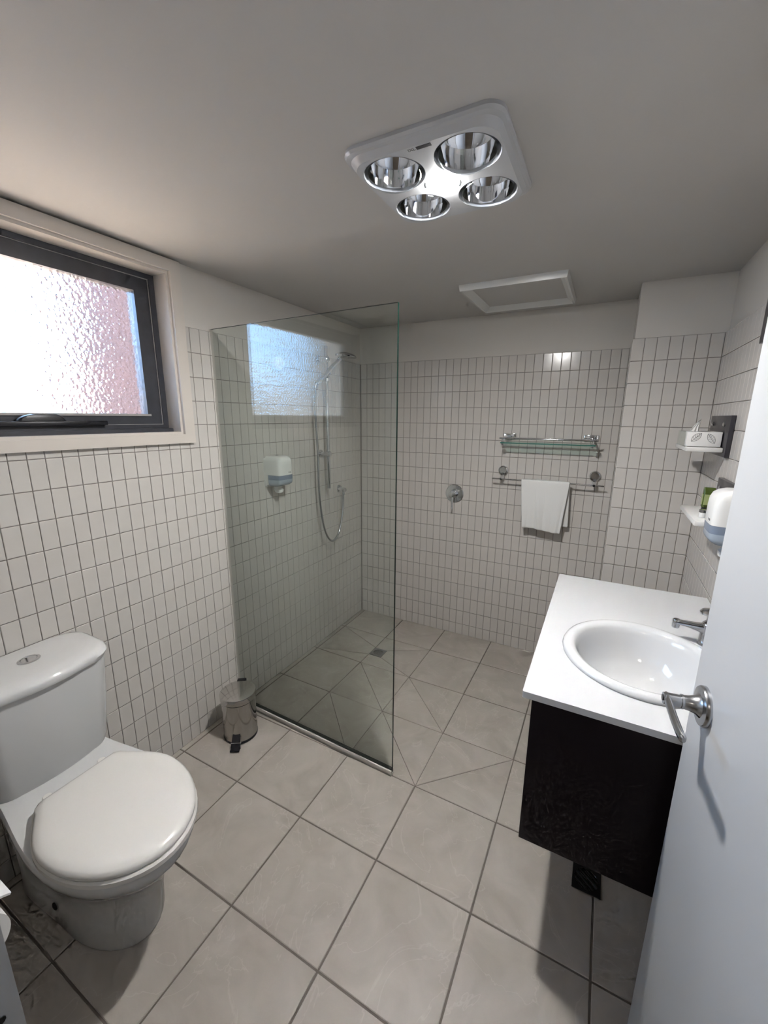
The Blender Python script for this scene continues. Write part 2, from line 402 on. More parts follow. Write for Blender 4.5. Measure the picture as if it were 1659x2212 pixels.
# ------------------------------------------------------------------ floor tiles
DRX0, DRX1, DRY0, DRY1 = 0.371, 0.457, -0.525, -0.436
def fz(x, y):
    d = math.hypot(x - 0.414, y + 0.48); return -0.012 * max(0.0, 1 - d / 0.78) - 0.0003
def inset(poly, d):
    n = len(poly); out = []
    for i in range(n):
        p0, p1, p2 = Vector(poly[i - 1]), Vector(poly[i]), Vector(poly[(i + 1) % n])
        e1 = (p1 - p0).normalized(); e2 = (p2 - p1).normalized()
        n1 = Vector((-e1.y, e1.x)); n2 = Vector((-e2.y, e2.x))
        den = 1 + n1.dot(n2)
        out.append(p1 + (n1 + n2) * (d / max(den, 0.15)))
    return out
def area(poly): return sum(poly[i][0] * poly[(i + 1) % len(poly)][1] - poly[(i + 1) % len(poly)][0] * poly[i][1] for i in range(len(poly))) / 2
def floor_tile(poly, gap):
    if area(poly) < 0: poly = list(reversed(poly))
    a = inset(poly, gap); b = inset(poly, gap + 0.0016)
    dz = random.uniform(-0.0004, 0.0004)
    mb = MB(); mb.loft([[(p.x, p.y, fz(p.x, p.y) - 0.010) for p in a], [(p.x, p.y, fz(p.x, p.y) - 0.0014 + dz) for p in a], [(p.x, p.y, fz(p.x, p.y) + dz) for p in b]])
    return mb.build('tile', 'floor_tile', floor, True, 0.2)
gb3 = MB(); NX, NY = 44, 56
gv = [(-0.004 + (XR + 0.008) * i / NX, 0.004 - 2.669 * j / NY) for j in range(NY + 1) for i in range(NX + 1)]
gb3.add([(x, y, fz(x, y) - 0.0026) for x, y in gv], [(j * (NX + 1) + i, (j + 1) * (NX + 1) + i, (j + 1) * (NX + 1) + i + 1, j * (NX + 1) + i + 1) for j in range(NY) for i in range(NX)])
gb3.build('grout_bed', 'floor_grout', floor, False)
gx = [0.0] + [OX + G * k for k in range(-1, 5) if 0.01 < OX + G * k < XR] + [XR]
gy = [0.0] + [-(OY + G * k) for k in range(0, 7)] + [-2.665]
def gp(i, j): return (OX + G * i, -(OY + G * j))
SPLIT = {(0, 2): 'd', (1, 2): 'd', (1, 1): 'd', (0, 1): 'd', (2, 2): 'u'}
for a in range(len(gx) - 1):
    for b in range(len(gy) - 1):
        x0, x1, y1, y0 = gx[a], gx[a + 1], gy[b], gy[b + 1]
        i = round((x0 - OX) / G); j = round((-y1 - OY) / G)
        full = abs(x0 - (OX + G * i)) < 0.01 and abs(-y1 - OY - G * j) < 0.01
        q = [(x0, y0), (x1, y0), (x1, y1), (x0, y1)]
        gp_ = 0.0029
        nw, ne, se, sw = (x0, y1), (x1, y1), (x1, y0), (x0, y0)
        if full and (i, j) in SPLIT:
            if SPLIT[(i, j)] == 'd': tris = [[nw, sw, se], [nw, se, ne]]
            else: tris = [[ne, nw, sw], [ne, sw, se]]
            for t in tris: floor_tile(t, 0.0013)
        elif full and (i, j) == (0, 0):
            dne, dse, dsw, dnw = (DRX1, DRY1), (DRX1, DRY0), (x0, DRY0), (x0, DRY1)
            floor_tile([dnw, dne, ne, nw], 0.0013); floor_tile([dne, dse, se, ne], 0.0013); floor_tile([dsw, sw, se, dse], 0.0013)
        elif abs(x1 - OX) < 0.01 and j == 0 and y1 < -0.1:
            dnw, dsw = (x1, DRY1), (x1, DRY0)
            floor_tile([nw, dnw, ne], 0.0013); floor_tile([nw, sw, dsw, dnw], 0.0013); floor_tile([sw, se, dsw], 0.0013)
        else:
            floor_tile(q, gp_)

# ------------------------------------------------------------------ window
win = empty('window_1', (0, (WY0 + WY1) / 2, WZ0), label='dark framed window of frosted glass with cream surround on the left wall', cat='window', kind='structure')
def wpart(mb, name, mats, ang=0.6, par=None):
    o = mb.build(name, mats, None, True, ang); o.parent = par or win
    o.matrix_parent_inverse = Matrix.Translation((0, -(WY0 + WY1) / 2, -WZ0)) if par is None else Matrix.Identity(4)
    return o
# cream casing on the wall face (four mitred boards)
c0, c1, d0, d1 = WY0 - 0.047, WY1 + 0.047, WZ0 - 0.037, H - 0.006
def board(outer, inner, x0=0.0, x1=0.018):
    mb = MB()
    vs = [(x, y, z) for x in (x0 - 0.008, x1) for y, z in (outer[0], outer[1], inner[1], inner[0])]
    return mb.add(vs, [(0, 1, 2, 3), (7, 6, 5, 4), (0, 4, 5, 1), (1, 5, 6, 2), (2, 6, 7, 3), (3, 7, 4, 0)])
iy0, iy1, iz0, iz1 = WY0, WY1, WZ0, WZ1
for o_, i_ in ((((c0, d0), (c1, d0)), ((iy0, iz0), (iy1, iz0))), (((c0, d1), (c1, d1)), ((iy0, iz1), (iy1, iz1))), (((c1, d0), (c1, d1)), ((iy1, iz0), (iy1, iz1))), (((c0, d0), (c0, d1)), ((iy0, iz0), (iy0, iz1)))):
    wpart(board(o_, i_), 'casing_board', 'cream_trim')
# reveal lining
rv = MB(); t = 0.010
rv.box(-0.15, 0.004, WY0 - 0.001, WY1 + 0.001, WZ0 - 0.001, WZ0 + t); rv.box(-0.15, 0.004, WY0 - 0.001, WY1 + 0.001, WZ1 - t, WZ1 + 0.001)
rv.box(-0.15, 0.004, WY0 - 0.001, WY0 + t, WZ0 + t, WZ1 - t); rv.box(-0.15, 0.004, WY1 - t, WY1 + 0.001, WZ0 + t, WZ1 - t)
wpart(rv, 'reveal', 'cream_trim')
# aluminium frame
fy0, fy1, fz0, fz1 = WY0 + t, WY1 - t, WZ0 + t, WZ1 - t
def ring_frame(mb, x0, x1, y0, y1, z0, z1, wl_, wr_, wb_, wt_, mi=0, bev=0.0):
    mb.box(x0, x1, y0, y1, z0, z0 + wb_, mi, bev); mb.box(x0, x1, y0, y1, z1 - wt_, z1, mi, bev)
    mb.box(x0, x1, y0, y0 + wl_, z0 + wb_, z1 - wt_, mi, bev); mb.box(x0, x1, y1 - wr_, y1, z0 + wb_, z1 - wt_, mi, bev)
    return mb
fr = ring_frame(MB(), -0.135, -0.072, fy0, fy1, fz0, fz1, 0.022, 0.022, 0.030, 0.018)
fr.box(-0.135, -0.045, fy0, fy1, fz0, fz0 + 0.014)
wpart(fr, 'frame', 'dark_frame')
sy0, sy1, sz0, sz1 = fy0 + 0.022, fy1 - 0.022, fz0 + 0.030, fz1 - 0.018
sash = wpart(ring_frame(MB(), -0.128, -0.080, sy0, sy1, sz0, sz1, 0.060, 0.060, 0.042, 0.052), 'sash', 'dark_frame')
bd = ring_frame(MB(), -0.0805, -0.0765, sy0 - 0.004, sy1 + 0.004, sz0 - 0.004, sz1 + 0.004, 0.006, 0.006, 0.006, 0.006)
bd.box(-0.0805, -0.074, sy0 + 0.05, sy1 - 0.05, sz0 + 0.034, sz0 + 0.042)
wpart(bd, 'bead', 'frame_bead')
pane = wpart(MB().box(-0.104, -0.099, sy0 + 0.052, sy1 - 0.052, sz0 + 0.036, sz1 - 0.046), 'pane', 'obscure_glass')
# winder handle on the bottom rail
wh = MB(); wh.box(-0.076, -0.050, -2.07, -1.735, fz0 + 0.030, fz0 + 0.046, 0, 0.003)
hd = MB().loft([at_z(rrect(-0.074, -0.046, -2.01 + a, -1.87 - a * 0.6, 0.012), fz0 + 0.046 + b) for a, b in ((0, 0), (0.004, 0.008), (0.018, 0.016), (0.04, 0.022))])
hb = wpart(wh, 'winder', 'black_plastic')
wpart(hd, 'winder_knob', 'black_plastic')

# ------------------------------------------------------------------ door, jambs
tr = MB(); tr.box(DX0 - 0.022, DX0, -2.672, YE + 0.001, -0.02, 2.05); tr.box(DX1, DX1 + 0.022, -2.672, YE + 0.001, -0.02, 2.05); tr.box(DX0 - 0.022, DX1 + 0.022, -2.672, YE + 0.001, 2.05, 2.072)
tr = tag(tr.build('trim_1', 'door_paint', None, False), 'white painted door jamb and head of the doorway', 'door frame', kind='structure')
MB().lathe([(0.0035, 0), (0.0035, 0.001)], (DX0 + 0.0001, -2.578, 1.005), (1, 0, 0), 10).build('strike_screw', 'dark_gap', tr)
ar = MB(); ar.box(DX0 - 0.075, DX0 - 0.024, YE - 0.006, YE + 0.0005, -0.02, 2.10, 0, 0.001); ar.build('architrave', 'door_paint', tr)
E0 = Vector((1.803, -1.720)); DD = Vector((0.100, -0.995)).normalized(); DN = Vector((-DD.y, DD.x)) * -1   # DN points into the room (-x)
if DN.x > 0: DN = -DN
hinge = E0 + DD * 0.775
ang = math.atan2(-DD.y, -DD.x)   # local +x runs from hinge to free edge
door = empty('door_1', (hinge.x, hinge.y, 0.0), ang, 'white painted door standing open at the right', 'door', kind='structure')
# local: x from hinge to edge, +y = room side if rotation gives DN
ly = Vector((-math.sin(ang), math.cos(ang))); sgn = 1 if ly.dot(DN) > 0 else -1
def dpart(mb, name, mats, par=None, a=0.6): return mb.build(name, mats, par or door, True, a)
dpart(MB().box(0, 0.775, -0.035 * sgn if sgn > 0 else 0, 0 if sgn > 0 else 0.035, 0.012, 2.035, 0, 0.0015), 'door_leaf', 'door_paint')
hx, hz = 0.775 - 0.067, 1.0
hnd = dpart(MB().lathe([(0.0365, 0), (0.0365, 0.006), (0.0345, 0.009), (0.022, 0.0105), (0.0165, 0.016), (0.0135, 0.026), (0.0125, 0.034), (0.0133, 0.0345), (0.0133, 0.038)], (hx, 0, hz), (0, sgn, 0), 40), 'handle_rose', 'satin_metal')
lev = MB().lathe([(0.0112, 0.036), (0.0112, 0.062), (0.0105, 0.066)], (hx, 0, hz), (0, sgn, 0), 28)
rings = []
for k, (dx, w_, h_, yy) in enumerate(((0.010, 0.004, 0.0085, 0.060), (0.004, 0.0062, 0.0112, 0.060), (-0.02, 0.0058, 0.0100, 0.060), (-0.06, 0.0062, 0.0092, 0.061), (-0.095, 0.0060, 0.0086, 0.061), (-0.108, 0.0056, 0.0080, 0.060), (-0.112, 0.003, 0.005, 0.059))):
    rings.append([(hx + dx, sgn * yy + w_ * math.cos(2 * PI * m / 16), hz + h_ * math.sin(2 * PI * m / 16)) for m in range(16)])
lev.loft(rings); lo = dpart(lev, 'lever', 'satin_metal', hnd)
dpart(MB().lathe([(0.0058, 0.0655), (0.0058, 0.0672)], (hx + 0.001, 0, hz), (0, sgn, 0), 20), 'privacy_turn', 'black_plastic', hnd)
for z in (0.2, 1.0, 1.8):
    dpart(MB().lathe([(0.006, 0), (0.006, 0.09)], (-0.004, 0.0, z), (0, 0, 1), 10), 'hinge', 'satin_metal')

# ------------------------------------------------------------------ hall behind the camera, ground and brickwork outside
hs = MB(); hs.box(-0.6, 3.0, -4.6, -2.672, -0.14, -0.02); hs_f = tag(hs.build('floor_hall', 'hall_floor', None, False), 'timber coloured hall floor behind the doorway', 'floor', kind='structure')
tag(MB().box(-0.7, -0.6, -4.7, -2.672, -0.14, 2.4).build('wall_hall_left', 'hall_paint', None, False), 'left painted wall of the hall beyond the doorway', 'wall', kind='structure')
tag(MB().box(3.0, 3.1, -4.7, -2.672, -0.14, 2.4).build('wall_hall_right', 'hall_paint', None, False), 'right painted wall of the hall beyond the doorway', 'wall', kind='structure')
tag(MB().box(-0.6, 3.0, -4.7, -4.6, -0.14, 2.4).build('wall_hall_end', 'hall_paint', None, False), 'end wall of the hall beyond the doorway', 'wall', kind='structure')
hw = MB(); hw.box(-0.7, -0.15, -2.68, -2.665, -0.14, 2.4); hw.box(2.15, 3.1, -2.68, -2.665, -0.14, 2.4); hw.box(-0.2, 2.2, -2.672, -2.662, 2.2, 2.41)
tag(hw.build('wall_hall_front', 'hall_paint', None, False), 'hall side of the wall around the doorway', 'wall', kind='structure')
tag(MB().box(-0.7, 3.1, -4.7, -2.665, 2.4, 2.5).build('ceiling_hall', 'hall_paint', None, False), 'plain hall ceiling beyond the doorway', 'ceiling', kind='structure')
hl = empty('hall_fill_lamp', (1.4, -3.7, 2.4), label='unseen round ceiling lamp added to light the hall behind the doorway', cat='lamp')  # added lamp, out of view, gives the hall some light
MB().lathe([(0.17, 0.0), (0.17, -0.03), (0.15, -0.035)], (0, 0, 0), n=32).build('fill_lamp_base', 'white_plastic', hl)
MB().lathe([(0.15, -0.034), (0.13, -0.06), (0.07, -0.085), (0.005, -0.09)], (0, 0, 0), n=32).build('fill_diffuser', 'hall_fill_glow', hl)
tag(MB().box(-30, -0.16, -30, 30, -0.5, -0.35).build('ground_outside', 'bark_ground', None, False), 'sunlit sandy ground outside the window', 'ground', kind='structure')
tag(MB().box(-0.75, -0.16, -6, 4, 2.42, 2.60).build('added_shade_eave', 'hall_paint', None, False), 'unseen roof eave added over the window to shade the brick wall', 'eave', kind='structure')  # unseen overhang, added to shade the brickwork and cut the overhead sky
tag(MB().box(-4.2, -4.1, -14, 8, -0.36, 1.95).build('fence_outside', 'fence_grey', None, False), 'grey boundary fence outside the window', 'fence', kind='structure')
tag(MB().box(-1.15, -0.16, -1.22, -1.0, -0.36, 3.0).build('wall_outside', 'brickwork', None, False), 'red brick wall of the building seen through the frosted window', 'brick wall', kind='structure')

# ------------------------------------------------------------------ toilet
TY = -2.150
toi = empty('toilet', (0, TY, 0), 0, 'white close-coupled toilet with closed seat under the window', 'toilet')
def pan_ring(z, xb, xc, xf, hw, hb, n=20, p=2.0):
    """plan outline: elliptical front, sides narrowing to a squared back"""
    pts = []
    for k in range(n + 1):
        a = -PI / 2 + PI * k / n
        ca, sa = math.cos(a), math.sin(a)
        pts.append((xc + (xf - xc) * abs(ca) ** (2 / p), math.copysign(hw * abs(sa) ** (2 / p), sa), z))
    m = 7
    for k in range(1, m + 1):
        u = k / m; s_ = u * u * (3 - 2 * u); pts.append((xc + (xb + 0.02 - xc) * u, hw + (hb - hw) * s_, z))
    for k in range(1, 5):
        a = PI / 2 * k / 4; pts.append((xb + 0.02 - 0.02 * math.sin(a), hb - 0.02 + 0.02 * math.cos(a), z))
    back = [(x, -y, zz) for x, y, zz in pts[n + 1:]]
    return pts + list(reversed(back))
pan = MB().loft([pan_ring(0.0, .085, .34, .552, .118, .128), pan_ring(.012, .085, .34, .556, .121, .130), pan_ring(.10, .085, .35, .572, .116, .128), pan_ring(.18, .085, .36, .592, .120, .130),
                 pan_ring(.25, .08, .37, .625, .138, .134), pan_ring(.31, .07, .40, .672, .163, .140), pan_ring(.350, .06, .43, .704, .181, .146), pan_ring(.375, .05, .43, .714, .188, .150),
                 pan_ring(.392, .05, .43, .714, .188, .150), pan_ring(.400, .054, .43, .708, .183, .146)])
pan_o = pan.build('pan', 'porcelain', toi, True, 0.9)
MB().lathe([(0.011, 0), (0.011, 0.004), (0.006, 0.006)], (0.297, -0.121, 0.085), (0, -1, 0), 16).build('bolt_recess', 'dark_gap', pan_o)
def seat_ring(z, xb, hb, xf, hw, off=0.0):
    pts = []; xc = 0.47; n = 24
    for k in range(n + 1):
        a = -PI / 2 + PI * k / n
        pts.append((xc + (xf - off - xc) * math.cos(a), (hw - off) * math.sin(a), z))
    for k in range(1, 9):
        u = k / 8; pts.append((xc + (xb + off + 0.012 - xc) * u, (hb - off) + ((hw - off) - (hb - off)) * math.cos(u * PI / 2) ** 1.15, z))
    pts.append((xb + off, hb - off - 0.014, z))
    pts.append((xb + off, -(hb - off - 0.014), z))
    for k in range(8, 0, -1):
        u = k / 8; pts.append((xc + (xb + off + 0.012 - xc) * u, -((hb - off) + ((hw - off) - (hb - off)) * math.cos(u * PI / 2) ** 1.15), z))
    return pts
def seat_loft(levels): return MB().loft([seat_ring(*l) for l in levels])
seat_loft([(0.401, .275, .125, .724, .186, .004), (0.404, .275, .125, .724, .186, 0), (0.416, .275, .125, .724, .186, 0), (0.421, .275, .125, .724, .186, .005)]).build('seat', 'seat_plastic', toi, True, 0.7)
seat_loft([(0.4215, .283, .120, .716, .183, .008), (0.424, .283, .120, .718, .184, 0.001), (0.434, .283, .120, .718, .184, 0), (0.442, .283, .120, .716, .183, .006), (0.447, .283, .120, .712, .180, .018), (0.4485, .283, .120, .700, .172, .032)]).build('seat_lid', 'seat_plastic', toi, True, 0.9)
for y in (-0.075, 0.075):
    MB().lathe([(0.014, 0), (0.014, 0.018), (0.011, 0.022)], (0.262, y, 0.400), (0, 0, 1), 18).build('seat_hinge', 'seat_plastic', toi)
def tank_ring(z, xf, hw, off=0.0, bulge=0.012):
    n = 8; r = 0.085 if xf > 0.2085 or off > 0.011 else 0.06; a_ = hw - off; x = xf - off; q = 0.045 if off > 0.001 or xf > 0.2085 else 0.015; pts = [(0.004 + q - q * math.sin(PI / 2 * (1 - k / 5)), -(a_ - q + q * math.sin(PI / 2 * k / 5)), z) for k in range(6)]
    for k in range(n + 1):
        a = -PI / 2 + PI / 2 * k / n; pts.append((x - r + r * math.cos(a), -(a_ - r) + r * math.sin(a), z))
    for k in range(1, 8):
        u = -1 + 2 * k / 8; pts.append((x + bulge * (1 - u * u), (a_ - r) * u, z))
    for k in range(n + 1):
        a = PI / 2 * k / n; pts.append((x - r + r * math.cos(a), (a_ - r) + r * math.sin(a), z))
    pts += [(p[0], -p[1], z) for p in reversed(pts[:6])]; return pts
tank = MB().loft([tank_ring(.392, .150, .148, .01), tank_ring(.400, .166, .160), tank_ring(.43, .172, .166), tank_ring(.60, .196, .175), tank_ring(.735, .208, .180)])
tank.build('cistern', 'porcelain', toi, True, 0.8)
lid = MB().loft([tank_ring(.7355, .210, .180, .004), tank_ring(.737, .222, .187, 0), tank_ring(.752, .228, .190, 0), tank_ring(.764, .226, .189, .004), tank_ring(.772, .222, .186, .014), tank_ring(.7755, .215, .182, .030), tank_ring(.777, .20, .175, .055)])
lid_o = lid.build('cistern_lid', 'porcelain', toi, True, 0.9)
bt = MB().lathe([(0.026, 0), (0.026, 0.003), (0.022, 0.0055), (0.0195, 0.0055), (0.0185, 0.003)], (0.100, 0.0, 0.776), (0, 0, 1), 32, sx=1.0, sy=1.12)
bo = bt.build('button_ring', 'chrome', lid_o)
MB().lathe([(0.018, 0.002), (0.0175, 0.0042), (0.012, 0.0036)], (0.100, 0.0, 0.776), (0, 0, 1), 28, sx=1.0, sy=1.12).build('flush_button', 'chrome', lid_o)

# ------------------------------------------------------------------ toilet roll holder on the entry wall
rh = empty('toilet_roll_holder', (0.645, YE, 0.570), 0, 'white toilet roll holder at the bottom left edge of the picture', 'roll holder')
MB().box(-0.075, 0.040, 0.0005, 0.006, -0.06, 0.09, 0, 0.002).build('back_plate', 'white_plastic', rh)
MB().tube([(-0.068, 0.004, 0.005), (-0.068, 0.060, 0.005), (0.045, 0.060, 0.005)], 0.005, 10).build('arm', 'chrome', rh)
cv = MB(); R1 = 0.098
arc = [(0.060 + R1 * math.cos(a), 0.005 + R1 * math.sin(a)) for a in [math.radians(126 - k * 70 / 12) for k in range(13)]]
arc2 = [(0.060 + (R1 + 0.004) * math.cos(a), 0.005 + (R1 + 0.004) * math.sin(a)) for a in [math.radians(126 - k * 70 / 12) for k in range(13)]]
prof = arc + list(reversed(arc2)); cv.loft([[(x, y, z) for y, z in prof] for x in (-0.060, 0.078)]); cv.build('cover_flap', 'white_plastic', rh)
rl = empty('toilet_roll', (0.645, YE + 0.060, 0.575), 0, 'white toilet paper roll hanging on its wall holder', 'toilet roll')
pr = MB(); n = 40
def circ(x, r): return [(x, r * math.cos(2 * PI * k / n), r * math.sin(2 * PI * k / n)) for k in range(n)]
pr.loft([circ(-0.05, 0.021), circ(-0.05, 0.053), circ(0.05, 0.053), circ(0.05, 0.021), circ(-0.05, 0.021)], 0, False, False); pr.build('paper', 'paper', rl)
MB().loft([circ(-0.05, 0.0205), circ(-0.05, 0.019), circ(0.05, 0.019), circ(0.05, 0.0205), circ(-0.05, 0.0205)], 0, False, False).build('core', 'cream_trim', rl)

# ------------------------------------------------------------------ pedal bin
BX, BY = 0.172, -1.437
bi = empty('pedal_bin', (BX, BY, 0), math.atan2(-0.075, 0.050), 'small chrome pedal bin standing by the glass screen', 'bin')
MB().lathe([(0.079, 0.0), (0.0795, 0.006), (0.078, 0.012)], n=48).build('base_ring', 'black_plastic', bi)
MB().lathe([(0.078, 0.010), (0.078, 0.205)], n=64).build('body', 'steel', bi, True, 0.5)
MB().lathe([(0.081, 0.203), (0.083, 0.205), (0.083, 0.228), (0.081, 0.233), (0.060, 0.2385), (0.030, 0.2415), (0.002, 0.242)], n=64, cap0=True).build('lid', 'steel', bi, True, 0.6)
MB().lathe([(0.0785, 0.199), (0.080, 0.2028)], n=48).build('lid_gap', 'black_plastic', bi)
MB().box(-0.094, -0.072, -0.021, 0.021, 0.19, 0.237, 0, 0.003).build('hinge', 'black_plastic', bi)
pd = MB(); pd.add([(0.078, -0.017, 0.055), (0.078, 0.017, 0.055), (0.112, 0.022, 0.012), (0.112, -0.022, 0.012), (0.074, -0.017, 0.045), (0.074, 0.017, 0.045), (0.108, 0.022, 0.002), (0.108, -0.022, 0.002)],
                  [(0, 1, 2, 3), (7, 6, 5, 4), (0, 4, 5, 1), (1, 5, 6, 2), (2, 6, 7, 3), (3, 7, 4, 0)])
pd.box(0.100, 0.130, -0.021, 0.021, 0.004, 0.012, 0, 0.002)
po = pd.build('pedal', 'black_plastic', bi, False)
MB().box(0.094, 0.101, -0.024, 0.024, 0.022, 0.028, 0, 0.002).build('pedal_strip', 'chrome', po)

# ------------------------------------------------------------------ shower screen
ga = math.atan2(-1.305 + 1.275, 0.937)
gs = empty('shower_screen', (0.0, -1.275, 0.0), ga, 'frameless clear glass shower screen fixed to the left wall', 'shower screen')
GL = 0.937
gm = MB(); x0, x1, y0, y1, z0, z1 = 0.003, GL, -0.005, 0.005, 0.014, 1.885
gm.add([(x0, y0, z0), (x1, y0, z0), (x1, y0, z1), (x0, y0, z1)], [(0, 1, 2, 3)], 0)
gm.add([(x0, y1, z0), (x1, y1, z0), (x1, y1, z1), (x0, y1, z1)], [(3, 2, 1, 0)], 0)
gm.add([(x0, y0, z1), (x1, y0, z1), (x1, y1, z1), (x0, y1, z1)], [(0, 1, 2, 3)], 1)
gm.add([(x1, y0, z0), (x1, y1, z0), (x1, y1, z1), (x1, y0, z1)], [(0, 1, 2, 3)], 1)
gm.build('glass_panel', ['screen_glass', 'glass_edge'], gs, False)
ch = MB(); ch.box(0.0, GL, -0.0135, -0.0055, 0.0, 0.026, 0, 0.0015); ch.box(0.0, GL, 0.0055, 0.0135, 0.0, 0.026, 0, 0.0015); ch.box(0.0, GL, -0.0135, 0.0135, 0.0, 0.010)
ch.build('floor_channel', 'pale_metal', gs)
MB().box(0.004, GL - 0.001, -0.0075, 0.0075, 0.0262, 0.031).build('seal_strip', 'seal', gs, False)
MB().box(0.0, 0.003, -0.006, 0.006, 0.026, 1.885).build('silicone_joint', 'pale_metal', gs, False)

# ------------------------------------------------------------------ shower set on the left wall
RY = -0.497
sr = empty('shower_rail', (0, RY, 1.066), 0, 'chrome shower slide rail with hand shower and hose on the left wall', 'shower')
def sp(mb, name, mats='chrome', par=None, a=0.7):
    o = mb.build(name, mats, par or sr, True, a)
    if par is None: o.matrix_parent_inverse = Matrix.Translation((0, -RY, -1.066))
    return o
sp(MB().lathe([(0.0105, 0), (0.0115, 0.004), (0.0115, 0.854), (0.0105, 0.858)], (0.06, RY, 1.066), (0, 0, 1), 20), 'rail_bar')
for z in (1.850, 1.285):
    b_ = MB().lathe([(0.024, 0.0005), (0.024, 0.004), (0.012, 0.007), (0.0115, 0.046), (0.016, 0.049), (0.0165, 0.074), (0.013, 0.078)], (0.0, RY, z), (1, 0, 0), 28)
    sp(b_, 'rail_bracket')
sl_ = MB(); sl_.lathe([(0.0185, -0.022), (0.019, -0.02), (0.019, 0.02), (0.0185, 0.022)], (0.06, RY, 1.745), (0, 0, 1), 24)
sl_.tube([(0.06, RY, 1.745), (0.082, RY - 0.016, 1.755), (0.098, RY - 0.035, 1.765)], [0.013, 0.0125, 0.016], 16)
sp(sl_, 'slider')
hp = [(0.072, -0.612, 1.700), (0.085, -0.575, 1.735), (0.100, -0.535, 1.772), (0.117, -0.490, 1.818), (0.132, -0.455, 1.852)]
ho = sp(MB().tube(hp, [0.010, 0.0125, 0.0135, 0.0125, 0.013], 18), 'hand_shower')
nrm = Vector((0.10, 0.06, 1.0)).normalized()
o = sp(MB().lathe([(0.002, 0.016), (0.025, 0.015), (0.048, 0.009), (0.063, 0.001), (0.066, -0.005), (0.064, -0.010), (0.056, -0.0115), (0.002, -0.012)], (0.150, -0.418, 1.876), nrm, 40), 'shower_head', 'chrome')
hz_ = smooth_path([(0.072, -0.612, 1.702), (0.066, -0.622, 1.66), (0.062, -0.618, 1.50), (0.062, -0.608, 1.30), (0.062, -0.607, 1.09), (0.064, -0.590, 0.92), (0.066, -0.555, 0.79), (0.068, -0.505, 0.722), (0.068, -0.455, 0.714), (0.068, -0.400, 0.762), (0.066, -0.360, 0.86), (0.063, -0.342, 0.955), (0.062, -0.338, 1.00)], 10)
sp(MB().tube(hz_, 0.0066, 12), 'hose', 'satin_metal')
we_ = MB().lathe([(0.026, 0.0005), (0.026, 0.004), (0.014, 0.007), (0.0135, 0.05), (0.016, 0.052), (0.016, 0.074), (0.013, 0.077)], (0.0, -0.300, 1.030), (0.92, -0.38, 0.0), 28)
we_.lathe([(0.0105, 0), (0.0105, 0.03), (0.009, 0.034)], (0.060, -0.3255, 1.028), (0.02, -0.25, -1), 20)
sp(we_, 'wall_outlet')

# shower mixer on back wall
mxr = empty('shower_mixer', (0.735, 0, 1.014), 0, 'round chrome shower mixer with lever on the back wall', 'shower mixer')
MB().lathe([(0.062, -0.0005), (0.062, 0.003), (0.058, 0.0065), (0.030, 0.008)], (0, 0, 0), (0, -1, 0), 48).build('cover_plate', 'chrome', mxr)
MB().lathe([(0.026, 0.004), (0.026, 0.035), (0.024, 0.043), (0.018, 0.046)], (0, 0, 0), (0, -1, 0.0), 32).build('cartridge', 'chrome', mxr)
MB().tube([(0, -0.036, -0.012), (0.0, -0.048, -0.050), (0.002, -0.056, -0.098)], [0.009, 0.0065, 0.005], 14).build('lever', 'chrome', mxr)

